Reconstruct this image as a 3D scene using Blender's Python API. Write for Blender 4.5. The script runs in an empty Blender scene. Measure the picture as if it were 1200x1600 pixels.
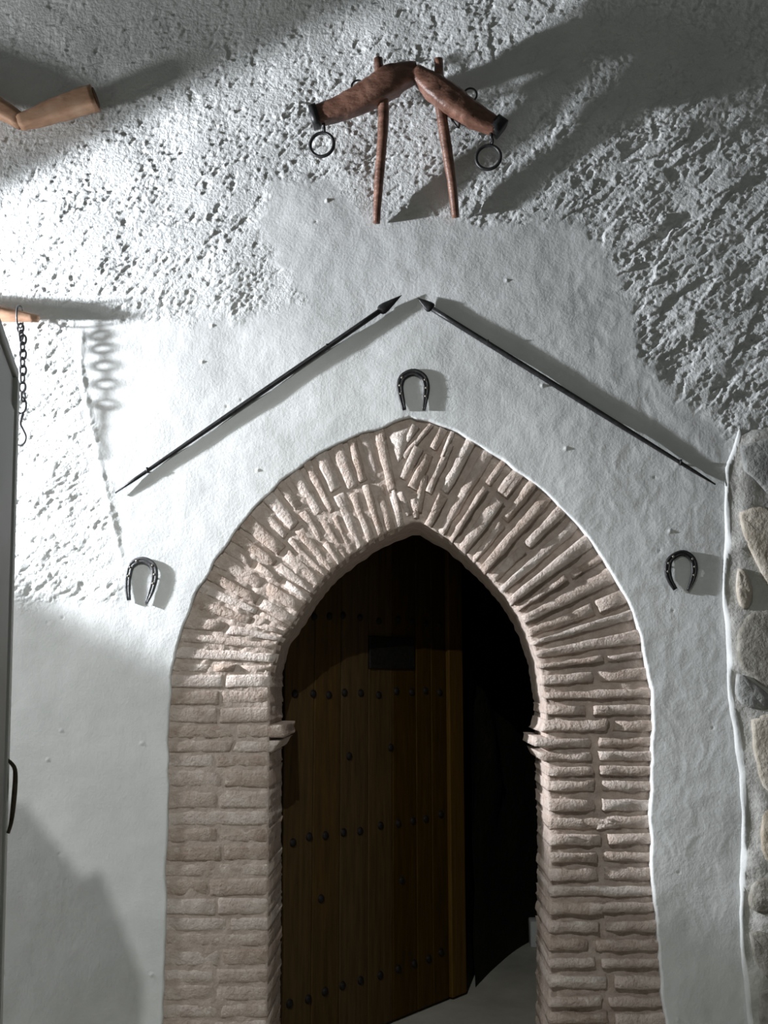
import bpy, bmesh, math, random
import numpy as np
from mathutils import Vector, Matrix, Euler

random.seed(7)
SC = bpy.context.scene
COL = SC.collection

# ------------------------------------------------------------------ camera
F_PX = 1555.0
CAM = Vector((0.0, -3.3, 1.5))
PITCH, YAW = math.radians(9.4), math.radians(1.47)
cam_data = bpy.data.cameras.new('camera')
cam_data.lens = 36.0 * F_PX / 1600.0
cam_data.sensor_width = 36.0
cam_data.sensor_fit = 'AUTO'
cam_data.clip_start = 0.02
cam = bpy.data.objects.new('camera', cam_data)
COL.objects.link(cam)
cam.location = CAM
cam.rotation_euler = (math.pi / 2 + PITCH, 0, YAW)
SC.camera = cam
ROT = Euler((math.pi / 2 + PITCH, 0, YAW)).to_matrix()


def P(px, py, y=0.0):
    """photograph pixel -> world point on the plane at depth y"""
    d = ROT @ Vector(((px - 600) / F_PX, -(py - 800) / F_PX, -1.0))
    return CAM + d * ((y - CAM.y) / d.y)


def S(px, y=0.0):
    """length in metres of px pixels at depth y"""
    return px * (y - CAM.y) / F_PX


# ------------------------------------------------------------------ world, lamps, exposure
world = bpy.data.worlds.new('world')
SC.world = world
world.use_nodes = True
world.node_tree.nodes['Background'].inputs[0].default_value = (0.95, 1.0, 0.93, 1)
world.node_tree.nodes['Background'].inputs[1].default_value = 0.085


def aim(o, target):
    o.rotation_euler = (Vector(target) - o.location).to_track_quat('-Z', 'Y').to_euler()


def spot(name, loc, target, watts, angle, blend, radius, colour):
    d = bpy.data.lights.new(name, 'SPOT')
    d.energy, d.spot_size, d.spot_blend = watts, math.radians(angle), blend
    d.shadow_soft_size, d.color = radius, colour
    o = bpy.data.objects.new(name, d)
    COL.objects.link(o)
    o.location = loc
    aim(o, target)
    return o


lp = P(-700, 600)
spot('wall_lamp', (lp.x, -0.5, lp.z), (lp.x + 2.0, -0.30, lp.z + 0.03), 890, 53, 0.22, 0.045, (0.90, 0.94, 1.0))
spot('pendant_lamp', (-0.47, -2.7, 2.95), (-0.85, 0, 0.75), 112, 90, 1.0, 0.006, (0.97, 1.0, 0.97))

gl = bpy.data.lights.new('wall_spill_fill', 'POINT')      # added fill by the wall lamp, stands in for spill on the dim upper left
gl.energy, gl.shadow_soft_size, gl.color = 118, 0.14, (0.95, 0.97, 1.0)
glo = bpy.data.objects.new('wall_spill_fill', gl)
COL.objects.link(glo)
glo.location = (lp.x - 0.05, -0.6, lp.z)

SC.view_settings.view_transform = 'Standard'
SC.view_settings.look = 'None'
SC.view_settings.gamma = 1.0
SC.view_settings.exposure = 0.0
SC.view_settings.use_curve_mapping = False

# ------------------------------------------------------------------ numpy noise
_rng = np.random.RandomState(11)
PERM = _rng.permutation(4096)
RAND = _rng.rand(4096, 4)


def _h(ix, iy, seed):
    return PERM[(PERM[(PERM[(ix + 7919 * seed) & 4095] + iy) & 4095] + seed * 131) & 4095]


def perlin(x, y, seed=0):
    x = np.asarray(x, float); y = np.asarray(y, float)
    ix = np.floor(x).astype(int); iy = np.floor(y).astype(int)
    fx = x - ix; fy = y - iy
    u = fx * fx * fx * (fx * (fx * 6 - 15) + 10); v = fy * fy * fy * (fy * (fy * 6 - 15) + 10)

    def g(dx, dy):
        a = RAND[_h(ix + dx, iy + dy, seed), 0] * 2 * math.pi
        return np.cos(a) * (fx - dx) + np.sin(a) * (fy - dy)
    a = g(0, 0) * (1 - u) + g(1, 0) * u
    b = g(0, 1) * (1 - u) + g(1, 1) * u
    return (a * (1 - v) + b * v) * 1.5


def cells(x, y, seed=0):
    """nearest-cell noise: (distance, random height, tilted facet value)"""
    ix = np.floor(x).astype(int); iy = np.floor(y).astype(int)
    best = np.full(x.shape, 1e9); h = np.zeros(x.shape); t = np.zeros(x.shape)
    for dx in (-1, 0, 1):
        for dy in (-1, 0, 1):
            k = _h(ix + dx, iy + dy, seed)
            cx = ix + dx + 0.1 + 0.8 * RAND[k, 0]; cy = iy + dy + 0.1 + 0.8 * RAND[k, 1]
            ex = x - cx; ey = y - cy
            d = ex * ex + ey * ey
            m = d < best
            best = np.where(m, d, best)
            h = np.where(m, RAND[k, 2], h)
            an = RAND[k, 3] * 6.283
            t = np.where(m, ex * np.cos(an) + ey * np.sin(an), t)
    return np.sqrt(best), h, t


def inside(px, pz, poly):
    r = np.zeros(px.shape, bool)
    n = len(poly)
    for i in range(n):
        x0, z0 = poly[i]; x1, z1 = poly[(i + 1) % n]
        if z0 == z1:
            continue
        c = ((z0 > pz) != (z1 > pz))
        r ^= c & (px < (x1 - x0) * (pz - z0) / (z1 - z0) + x0)
    return r


def seg_dist(px, pz, line, closed=False):
    """distance to and nearest point on a polyline"""
    best = np.full(px.shape, 1e9); bx = np.zeros(px.shape); bz = np.zeros(px.shape)
    n = len(line)
    for i in range(n if closed else n - 1):
        x0, z0 = line[i]; x1, z1 = line[(i + 1) % n]
        dx, dz = x1 - x0, z1 - z0
        L = dx * dx + dz * dz
        if L < 1e-12:
            continue
        t = np.clip(((px - x0) * dx + (pz - z0) * dz) / L, 0, 1)
        qx = x0 + t * dx; qz = z0 + t * dz
        d = (px - qx) ** 2 + (pz - qz) ** 2
        m = d < best
        best = np.where(m, d, best); bx = np.where(m, qx, bx); bz = np.where(m, qz, bz)
    return np.sqrt(best), bx, bz


def smoothstep(a, b, x):
    t = np.clip((x - a) / (b - a), 0, 1)
    return t * t * (3 - 2 * t)


def catmull(pts, n):
    """resample a smooth curve through 2-D or 3-D points into n points, even in arc length"""
    p = np.array(pts, float)
    q = []
    for i in range(len(p) - 1):
        p0 = p[max(i - 1, 0)]; p1 = p[i]; p2 = p[i + 1]; p3 = p[min(i + 2, len(p) - 1)]
        for t in np.linspace(0, 1, 12, endpoint=False):
            q.append(0.5 * ((2 * p1) + (-p0 + p2) * t + (2 * p0 - 5 * p1 + 4 * p2 - p3) * t * t + (-p0 + 3 * p1 - 3 * p2 + p3) * t ** 3))
    q.append(p[-1])
    q = np.array(q)
    s = np.concatenate([[0], np.cumsum(np.linalg.norm(np.diff(q, axis=0), axis=1))])
    u = np.linspace(0, s[-1], n)
    return np.stack([np.interp(u, s, q[:, k]) for k in range(q.shape[1])], 1)


# ------------------------------------------------------------------ materials
def new_mat(name):
    m = bpy.data.materials.new(name)
    m.use_nodes = True
    nt = m.node_tree
    b = nt.nodes['Principled BSDF']
    return m, nt, b


def N(nt, kind, **kw):
    n = nt.nodes.new(kind)
    for k, v in kw.items():
        if k in n.inputs.keys() if hasattr(n.inputs, 'keys') else False:
            n.inputs[k].default_value = v
        else:
            setattr(n, k, v)
    return n


def ramp(nt, stops):
    r = nt.nodes.new('ShaderNodeValToRGB')
    e = r.color_ramp.elements
    while len(e) < len(stops):
        e.new(0.5)
    for i, (p, c) in enumerate(stops):
        e[i].position = p
        e[i].color = (c[0], c[1], c[2], 1)
    return r


def mottled(name, stops, scale=6.0, detail=6.0, rough=0.9, bump=0.3, bump_scale=60.0, bump_dist=0.004,
            stretch=(1, 1, 1), per_object=0.0, spec=0.2, metallic=0.0, distortion=0.0, fleck=None):
    m, nt, b = new_mat(name)
    tc = nt.nodes.new('ShaderNodeTexCoord')
    mp = nt.nodes.new('ShaderNodeMapping')
    mp.inputs['Scale'].default_value = stretch
    nt.links.new(tc.outputs['Object'], mp.inputs['Vector'])
    n1 = nt.nodes.new('ShaderNodeTexNoise')
    n1.inputs['Scale'].default_value = scale
    n1.inputs['Detail'].default_value = detail
    n1.inputs['Roughness'].default_value = 0.62
    n1.inputs['Distortion'].default_value = distortion
    nt.links.new(mp.outputs[0], n1.inputs['Vector'])
    r = ramp(nt, stops)
    nt.links.new(n1.outputs['Fac'], r.inputs['Fac'])
    col = r.outputs['Color']
    if fleck:
        nf = nt.nodes.new('ShaderNodeTexNoise')
        nf.inputs['Scale'].default_value = fleck[0]
        nf.inputs['Detail'].default_value = 4
        nt.links.new(mp.outputs[0], nf.inputs['Vector'])
        rf = ramp(nt, [(fleck[1], (0, 0, 0)), (fleck[2], (1, 1, 1))])
        nt.links.new(nf.outputs['Fac'], rf.inputs['Fac'])
        mx = nt.nodes.new('ShaderNodeMix'); mx.data_type = 'RGBA'
        nt.links.new(rf.outputs['Color'], mx.inputs['Factor'])
        nt.links.new(col, mx.inputs['A'])
        mx.inputs['B'].default_value = (*fleck[3], 1)
        col = mx.outputs['Result']
    if per_object:
        oi = nt.nodes.new('ShaderNodeObjectInfo')
        hs = nt.nodes.new('ShaderNodeHueSaturation')
        mr = nt.nodes.new('ShaderNodeMapRange')
        mr.inputs['To Min'].default_value = 1 - per_object
        mr.inputs['To Max'].default_value = 1 + per_object
        nt.links.new(oi.outputs['Random'], mr.inputs['Value'])
        nt.links.new(mr.outputs[0], hs.inputs['Value'])
        mr2 = nt.nodes.new('ShaderNodeMapRange')
        mr2.inputs['To Min'].default_value = 1.15
        mr2.inputs['To Max'].default_value = 0.75
        nt.links.new(oi.outputs['Random'], mr2.inputs['Value'])
        nt.links.new(mr2.outputs[0], hs.inputs['Saturation'])
        nt.links.new(col, hs.inputs['Color'])
        col = hs.outputs['Color']
    nt.links.new(col, b.inputs['Base Color'])
    b.inputs['Roughness'].default_value = rough
    b.inputs['Specular IOR Level'].default_value = spec
    b.inputs['Metallic'].default_value = metallic
    if bump:
        n2 = nt.nodes.new('ShaderNodeTexNoise')
        n2.inputs['Scale'].default_value = bump_scale
        n2.inputs['Detail'].default_value = 5
        n2.inputs['Roughness'].default_value = 0.6
        nt.links.new(mp.outputs[0], n2.inputs['Vector'])
        bp = nt.nodes.new('ShaderNodeBump')
        bp.inputs['Strength'].default_value = bump
        bp.inputs['Distance'].default_value = bump_dist
        nt.links.new(n2.outputs['Fac'], bp.inputs['Height'])
        nt.links.new(bp.outputs[0], b.inputs['Normal'])
    return m


M = {}
M['plaster'] = mottled('lime_plaster', [(0.3, (0.68, 0.69, 0.68)), (0.6, (0.80, 0.805, 0.80))], 3.0, 8, 0.95, 0.5, 110, 0.003)
M['wall_plaster'] = mottled('wall_plaster', [(0.3, (0.66, 0.675, 0.67)), (0.6, (0.79, 0.80, 0.795))], 3.0, 8, 0.95, 0.5, 110, 0.002)
_nt = M['wall_plaster'].node_tree                      # torn relief only where the plaster was thrown on rough
_bp = [n for n in _nt.nodes if n.type == 'BUMP'][0]
_at = _nt.nodes.new('ShaderNodeAttribute'); _at.attribute_name = 'rough'
_mr = _nt.nodes.new('ShaderNodeMapRange')
_mr.inputs['To Min'].default_value = 0.28; _mr.inputs['To Max'].default_value = 1.0
_nt.links.new(_at.outputs['Fac'], _mr.inputs['Value'])
_nt.links.new(_mr.outputs[0], _bp.inputs['Strength'])
_bp.inputs['Distance'].default_value = 0.0045
M['brick'] = mottled('dusty_brick', [(0.25, (0.40, 0.305, 0.25)), (0.5, (0.55, 0.45, 0.39)), (0.75, (0.66, 0.575, 0.515))],
                     22, 8, 0.95, 1.0, 85, 0.009, per_object=0.14, fleck=(38, 0.60, 0.72, (0.70, 0.62, 0.55)))
M['mortar'] = mottled('brick_mortar', [(0.3, (0.42, 0.335, 0.285)), (0.7, (0.60, 0.51, 0.45))], 25, 7, 0.97, 0.9, 80, 0.006)
M['yoke_wood'] = mottled('varnished_wood', [(0.25, (0.050, 0.024, 0.016)), (0.5, (0.155, 0.075, 0.052)), (0.75, (0.29, 0.16, 0.115))],
                         9, 8, 0.40, 0.7, 45, 0.004, stretch=(1, 1, 2.2), spec=0.4, distortion=1.2)
M['pale_wood'] = mottled('pale_orange_wood', [(0.25, (0.26, 0.135, 0.08)), (0.55, (0.50, 0.30, 0.195)), (0.8, (0.62, 0.42, 0.30))],
                         7, 6, 0.55, 0.35, 40, 0.003, stretch=(1, 1, 2.2), spec=0.3, distortion=0.6)
M['end_grain'] = mottled('end_grain_wood', [(0.3, (0.07, 0.035, 0.018)), (0.7, (0.16, 0.085, 0.04))], 30, 5, 0.7, 0.3, 60, 0.002)
M['iron'] = mottled('black_iron', [(0.3, (0.010, 0.010, 0.011)), (0.7, (0.035, 0.034, 0.035))], 40, 5, 0.42, 0.5, 120, 0.002, spec=0.5, metallic=0.35)
M['steel'] = mottled('grey_forged_iron', [(0.3, (0.045, 0.045, 0.048)), (0.7, (0.12, 0.12, 0.125))], 60, 5, 0.45, 0.6, 120, 0.002, spec=0.5, metallic=0.3)
M['nail'] = mottled('worn_nail_metal', [(0.3, (0.12, 0.11, 0.09)), (0.7, (0.30, 0.28, 0.24))], 80, 3, 0.4, 0.2, 100, 0.001, metallic=0.5)
M['door_wood'] = mottled('dark_door_wood', [(0.3, (0.040, 0.021, 0.0016)), (0.7, (0.082, 0.043, 0.0034))], 9, 6, 0.7, 0.5, 50, 0.003,
                         stretch=(6, 6, 0.5), per_object=0.22, spec=0.2)
M['door_frame'] = mottled('dark_frame_wood', [(0.3, (0.085, 0.042, 0.005)), (0.7, (0.14, 0.074, 0.010))], 9, 6, 0.7, 0.5, 50, 0.003, stretch=(6, 6, 0.5))
M['stud'] = mottled('dark_stud_iron', [(0.3, (0.006, 0.005, 0.005)), (0.7, (0.02, 0.018, 0.016))], 60, 3, 0.6, 0.3, 100, 0.001)
M['floor'] = mottled('cement_floor', [(0.3, (0.44, 0.42, 0.36)), (0.7, (0.60, 0.575, 0.50))], 5, 7, 0.8, 0.3, 60, 0.003)
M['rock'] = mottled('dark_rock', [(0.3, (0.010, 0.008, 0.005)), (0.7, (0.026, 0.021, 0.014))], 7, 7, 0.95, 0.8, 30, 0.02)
M['white_wash'] = mottled('white_wash', [(0.3, (0.62, 0.63, 0.62)), (0.7, (0.72, 0.73, 0.72))], 8, 6, 0.95, 0.5, 70, 0.003)
M['grey_mortar'] = mottled('pale_stone_mortar', [(0.3, (0.44, 0.43, 0.40)), (0.7, (0.66, 0.65, 0.62))], 10, 7, 0.95, 0.7, 60, 0.006)
M['stone_grey'] = mottled('grey_stone', [(0.25, (0.20, 0.20, 0.19)), (0.5, (0.34, 0.34, 0.33)), (0.75, (0.52, 0.52, 0.50))], 16, 8, 0.9, 0.9, 45, 0.008, per_object=0.15)
M['stone_tan'] = mottled('tan_stone', [(0.25, (0.36, 0.31, 0.24)), (0.5, (0.50, 0.44, 0.36)), (0.75, (0.60, 0.55, 0.48))], 14, 8, 0.9, 0.9, 45, 0.008, per_object=0.12)
M['stone_dark'] = mottled('dark_brown_stone', [(0.25, (0.17, 0.155, 0.13)), (0.5, (0.30, 0.28, 0.24)), (0.75, (0.50, 0.48, 0.44))], 18, 8, 0.9, 0.9, 45, 0.008, per_object=0.15)
M['paint'] = mottled('pale_grey_paint', [(0.3, (0.35, 0.355, 0.34)), (0.7, (0.39, 0.395, 0.38))], 3, 4, 0.5, 0.08, 30, 0.001, spec=0.35)
M['paint_edge'] = mottled('white_edge_paint', [(0.3, (0.70, 0.72, 0.70)), (0.7, (0.76, 0.78, 0.76))], 3, 4, 0.5, 0.08, 30, 0.001)
M['bronze'] = mottled('dull_bronze', [(0.3, (0.07, 0.055, 0.035)), (0.7, (0.17, 0.14, 0.10))], 40, 4, 0.45, 0.2, 80, 0.001, metallic=0.5)


# ------------------------------------------------------------------ object helpers
def obj(name, verts, faces, mat, parent=None, smooth=True):
    me = bpy.data.meshes.new(name)
    me.from_pydata([tuple(v) for v in verts], [], [tuple(f) for f in faces])
    me.update()
    if smooth:
        me.polygons.foreach_set('use_smooth', [True] * len(me.polygons))
    if mat:
        me.materials.append(M[mat])
    o = bpy.data.objects.new(name, me)
    COL.objects.link(o)
    if parent:
        o.parent = parent
        o.matrix_parent_inverse = Matrix.Translation(parent.location).inverted()
    return o


def recalc(o):
    bm = bmesh.new()
    bm.from_mesh(o.data)
    bmesh.ops.recalc_face_normals(bm, faces=bm.faces)
    bm.to_mesh(o.data)
    bm.free()
    return o


def empty(name, loc):
    o = bpy.data.objects.new(name, None)
    o.empty_display_size = 0.1
    COL.objects.link(o)
    o.location = loc
    return o


def tag(o, label, cat, group=None):
    o['label'] = label
    o['category'] = cat
    if group:
        o['group'] = group
    return o


def struct(o, label=None):
    o['kind'] = 'structure'
    if label:
        o['label'] = label
    return o


def loft(path, radii, n=12, square=0.0, up=None, noise=0.0, seed=0, caps=True, closed=False):
    """tube along path; radii per point (scalar or (a, b)); squash unused where radii are pairs"""
    path = [Vector(p) for p in path]
    V, Fc = [], []
    k = len(path)
    prev = None
    for i, p in enumerate(path):
        if closed:
            t = (path[(i + 1) % k] - path[(i - 1) % k]).normalized()
        else:
            t = (path[min(i + 1, k - 1)] - path[max(i - 1, 0)]).normalized()
        if prev is None:
            a = Vector(up) if up else (Vector((0, 1, 0)) if abs(t.y) < 0.9 else Vector((1, 0, 0)))
        else:
            a = prev
        a = (a - t * a.dot(t)).normalized()
        prev = a
        b = t.cross(a)
        r = radii[i] if hasattr(radii, '__len__') else radii
        ra, rb = r if hasattr(r, '__len__') else (r, r)
        for j in range(n):
            an = 2 * math.pi * j / n
            f = 1.0
            if square:
                f = (abs(math.cos(an)) ** square + abs(math.sin(an)) ** square) ** (-1 / square)
            if noise:
                f += noise * float(perlin(np.array([i * 0.55 + seed]), np.array([j * 0.7 + seed * 3.1]), 3)[0])
            V.append(p + a * (ra * f * math.cos(an)) + b * (rb * f * math.sin(an)))
    m = k if closed else k - 1
    for i in range(m):
        i2 = (i + 1) % k
        for j in range(n):
            j2 = (j + 1) % n
            Fc.append((i * n + j, i * n + j2, i2 * n + j2, i2 * n + j))
    if caps and not closed:
        Fc.append(tuple(range(n - 1, -1, -1)))
        Fc.append(tuple((k - 1) * n + j for j in range(n)))
    return V, Fc


def merge(*parts):
    V, Fc = [], []
    for v, f in parts:
        o = len(V)
        V += [Vector(x) for x in v]
        Fc += [tuple(i + o for i in q) for q in f]
    return V, Fc


def ring(c, r, tube, normal=(0, 1, 0), n=28, m=8, ax=1.0):
    c = Vector(c); nn = Vector(normal).normalized()
    a = Vector((0, 0, 1)); a = (a - nn * a.dot(nn)).normalized(); b = nn.cross(a)
    path = [c + a * (r * ax * math.cos(2 * math.pi * i / n)) + b * (r * math.sin(2 * math.pi * i / n)) for i in range(n)]
    return loft(path, tube, m, up=nn, closed=True)


def box(x0, x1, y0, y1, z0, z1, bev=0.0):
    bm = bmesh.new()
    bmesh.ops.create_cube(bm, size=1)
    for v in bm.verts:
        v.co = Vector((x0 + (v.co.x + .5) * (x1 - x0), y0 + (v.co.y + .5) * (y1 - y0), z0 + (v.co.z + .5) * (z1 - z0)))
    if bev:
        bmesh.ops.bevel(bm, geom=bm.edges[:], offset=bev, segments=2, affect='EDGES', profile=0.5)
    bm.verts.index_update()
    V = [v.co.copy() for v in bm.verts]
    Fc = [tuple(v.index for v in f.verts) for f in bm.faces]
    bm.free()
    return V, Fc


def dome(c, r, normal, n=10, flat=0.6):
    c = Vector(c); nn = Vector(normal).normalized()
    a = nn.orthogonal().normalized(); b = nn.cross(a)
    V, Fc = [], []
    rings = 4
    for i in range(rings):
        th = (math.pi / 2) * i / rings
        for j in range(n):
            an = 2 * math.pi * j / n
            V.append(c + (a * math.cos(an) + b * math.sin(an)) * (r * math.cos(th)) + nn * (r * flat * math.sin(th)))
    V.append(c + nn * r * flat)
    for i in range(rings - 1):
        for j in range(n):
            Fc.append((i * n + j, i * n + (j + 1) % n, (i + 1) * n + (j + 1) % n, (i + 1) * n + j))
    for j in range(n):
        Fc.append(((rings - 1) * n + j, (rings - 1) * n + (j + 1) % n, len(V) - 1))
    return V, Fc


# ------------------------------------------------------------------ the plastered wall
FACE_Y = 0.013          # brick face sits this far behind the plaster face at the left, deeper at the right
WALL_T = 0.33           # depth of the brick reveal

EXT_L = [(236, 1830), (247, 1700), (252, 1600), (258, 1400), (262, 1200), (265, 1080), (275, 1020), (300, 945), (340, 870),
         (400, 792), (470, 727), (550, 685), (605, 664), (642, 652)]
EXT_R = [(642, 652), (680, 661), (740, 688), (810, 735), (870, 783), (920, 838), (960, 898), (990, 958), (1008, 1020),
         (1019, 1080), (1021, 1130), (1018, 1200), (1017, 1300), (1022, 1400), (1032, 1500), (1040, 1600), (1048, 1700), (1056, 1830)]


def wobble(pts, amp, seed):
    q = catmull(pts, 140)
    k = np.arange(len(q))
    q[:, 0] += amp * perlin(k * 0.23, k * 0 + seed, 5)
    q[:, 1] += amp * perlin(k * 0.23 + 40, k * 0 + seed, 5)
    return q


ext_px = np.concatenate([wobble(EXT_L, 4, 0.3), wobble(EXT_R, 4, 1.7)[1:]])
hole = [(P(x, y).x, P(x, y).z) for x, y in ext_px]


def axis(lo, a, b, hi, fine, coarse):
    return np.concatenate([np.arange(lo, a, coarse), np.arange(a, b, fine), np.arange(b, hi + coarse, coarse)])


xs = np.concatenate([np.arange(-3.4, -2.0, 0.04), np.arange(-2.0, -1.46, 0.0085), np.arange(-1.46, 1.40, 0.0044), np.arange(1.40, 2.15, 0.0085), np.arange(2.15, 3.24, 0.04)])
zs = axis(-0.02, 0.32, 4.08, 5.2, 0.0044, 0.04)
GX, GZ = np.meshgrid(xs, zs)
NX, NZ = len(xs), len(zs)
gx, gz = GX.ravel(), GZ.ravel()


def Ppoly(pts):
    return [(P(x, y).x, P(x, y).z) for x, y in pts]


# the trowelled smooth field around the arch; everything else above is thrown rough plaster
SMOOTH = Ppoly([(-900, 945), (60, 945), (185, 935), (192, 890), (178, 820), (160, 745), (148, 690), (130, 620), (122, 560), (128, 500),
                (200, 505), (260, 505), (380, 495), (480, 468), (440, 420), (405, 345), (425, 288), (520, 282), (590, 345),
                (690, 335), (745, 352), (870, 345), (905, 345), (960, 410), (990, 490), (1010, 560), (1060, 615), (1110, 650),
                (1160, 700), (1700, 800), (1700, 2300), (-900, 2300)])
d_s, _, _ = seg_dist(gx, gz, SMOOTH, True)
ins = inside(gx, gz, SMOOTH)
sd = np.where(ins, -d_s, d_s)
sd = sd + 0.030 * perlin(gx / 0.07, gz / 0.07, 21) + 0.02 * perlin(gx / 0.025, gz / 0.025, 22)
rough = smoothstep(-0.025, 0.045, sd)


def stroke(angle, seed, la, lb):
    c, s = math.cos(angle), math.sin(angle)
    a = gx * c + gz * s
    b = -gx * s + gz * c
    wa = a + 0.012 * perlin(gx / 0.05, gz / 0.05, seed + 50)
    wb = b + 0.012 * perlin(gx / 0.05, gz / 0.05, seed + 60)
    d, h, t = cells(wa / la, wb / lb, seed)
    return h - 0.5 + 1.1 * t, h, d


s1, h1, d1 = stroke(math.radians(40), 1, 0.150, 0.040)
s2, h2, d2 = stroke(math.radians(84), 2, 0.150, 0.050)
s3, h3, d3 = stroke(math.radians(36), 3, 0.038, 0.013)
s4, h4, d4 = stroke(math.radians(20), 4, 0.0145, 0.0095)
s5, h5, d5 = stroke(math.radians(34), 6, 0.230, 0.055)
zt = P(600, 210).z
top = smoothstep(-0.25, 0.35, gz - zt + 0.25 * perlin(gx / 0.5, gz / 0.5, 9))
right = smoothstep(0.35, 0.8, gx)
n_big = s1 * (1 - top) + s2 * top
n_all = (0.55 * n_big + (0.62 - 0.25 * top) * s3 + 0.40 * s4 + 0.30 * perlin(gx / 0.02, gz / 0.02, 13)
         + 0.5 * perlin(gx / 0.12, gz / 0.12, 12))
n_all *= 0.85 + 0.9 * perlin(gx / 0.17, gz / 0.13, 35)
# floated tops with torn pits between them
n_all = np.where(n_all > 0.05, 0.05 + (n_all - 0.05) * 0.28, n_all)
rough_d = 0.0036 * (1 + 0.5 * right) * np.clip(n_all, -1.1, 0.6) + 0.005 * perlin(gx / 0.20, gz / 0.20, 19)
rough_d += (0.0012 + 0.0056 * right) * np.clip(s5, -0.6, 0.7) * (1 - 0.5 * top)
rough_d -= 0.0022 * (h3 < 0.07)
rough_d += 0.0016 * (h4 > 0.93)
smooth_d = (0.0035 * perlin(gx / 0.24, gz / 0.24, 14) + 0.0009 * perlin(gx / 0.06, gz / 0.06, 15)
            + 0.00022 * perlin(gx / 0.018, gz / 0.018, 16))
# trowel ridges, stronger to the right of the arch
rid = np.abs(perlin(gx / 0.055 + 0.5 * perlin(gx / 0.1, gz / 0.1, 18), gz / 0.075, 17))
smooth_d += (0.0002 + 0.0013 * smoothstep(0.2, 0.8, gx)) * (0.35 - rid)
# stray spatters on the smooth field
dsp, hsp, _ = cells(gx / 0.05, gz / 0.05, 31)
smooth_d += 0.004 * (hsp > 0.988) * (1 - smoothstep(0.03, 0.15, dsp + 0.06 * perlin(gx / 0.01, gz / 0.01, 34)))
smooth_d -= 0.0025 * (hsp < 0.012) * (1 - smoothstep(0.03, 0.12, dsp))
disp = rough * (rough_d + 0.001) + (1 - rough) * smooth_d
# raised seam along the left edge of the smooth field
seam = Ppoly([(128, 520), (126, 580), (138, 640), (150, 690), (160, 745), (176, 815), (190, 880)])
dse, _, _ = seg_dist(gx, gz, seam)
disp += 0.0045 * np.exp(-(dse / 0.010) ** 2) * (0.6 + 0.5 * perlin(gx / 0.03, gz / 0.03, 33))
# the vault starts to lean in towards the room far above the arch
lean = np.clip(gz - P(600, 260).z, 0, None)
disp += 0.10 * lean ** 2
fade = smoothstep(-2.0, -1.8, gx) * (1 - smoothstep(1.95, 2.15, gx))
gy = -disp * (0.4 + 0.6 * fade)

de, ex, ez = seg_dist(gx, gz, hole)
inh = inside(gx, gz, hole)
idx = np.arange(NX * NZ).reshape(NZ, NX)
q = np.stack([idx[:-1, :-1].ravel(), idx[:-1, 1:].ravel(), idx[1:, 1:].ravel(), idx[1:, :-1].ravel()], 1)
nin = inh[q].sum(1)
keep = nin < 4
cut = q[(nin > 0) & keep]
mv = np.zeros(len(gx), bool)
mv[cut.ravel()] = True
mv &= inh
gx = np.where(mv, ex, gx); gz2 = np.where(mv, ez, gz); gy = np.where(mv, gy + 0.003, gy)
faces = q[keep]
used = np.zeros(len(gx), bool); used[faces.ravel()] = True
remap = np.cumsum(used) - 1
wv = np.stack([gx, gy, gz2], 1)[used]
wf = remap[faces]
mvu = mv[used]
edge_count = {}
for f in wf[mvu[wf].sum(1) >= 2]:
    for a, b in ((0, 1), (1, 2), (2, 3), (3, 0)):
        e = (int(f[a]), int(f[b]))
        if mvu[e[0]] and mvu[e[1]]:
            k = (min(e), max(e))
            edge_count.setdefault(k, []).append(e)
V = wv.tolist(); Fc = wf.tolist()
back = {}
for k, es in edge_count.items():
    if len(es) != 1:
        continue
    a, b = es[0]
    for v in (a, b):
        if v not in back:
            p = V[v]
            back[v] = len(V); V.append([p[0], 0.02, p[2]])
            V.append([p[0], 0.075, p[2]])
    Fc.append([b, a, back[a], back[b]])
    Fc.append([back[b], back[a], back[a] + 1, back[b] + 1])
wall = struct(obj('wall_back', V, Fc, 'wall_plaster'), 'white lime plastered wall, rough above and smooth around the brick arch')
at = wall.data.attributes.new('rough', 'FLOAT', 'POINT')
rv = np.zeros(len(V), np.float32); rv[:int(used.sum())] = rough[used]
at.data.foreach_set('value', rv)
del GX, GZ

# ------------------------------------------------------------------ the brick arch
INT_L = [(416, 1830), (417, 1700), (418, 1600), (420, 1400), (421, 1200), (421, 1120), (423, 1053), (428, 1018), (441, 996), (457, 975),
         (489, 925), (514, 895), (543, 872), (571, 852), (600, 835), (620, 825), (645, 816)]
arch = empty('brick_archway', P(642, 1763, FACE_Y))
arch.location.z = 0
tag(arch, 'pointed horseshoe arch of worn pale pink bricks framing the dark doorway', 'archway')
face_y = lambda x: FACE_Y + 0.012 * float(np.clip((x - 640) / 200, 0, 1))
FP = lambda x, y, d=0.0: P(x, y, face_y(x) + d)
rnd = random.Random(5)
brick_count = 0


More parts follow.
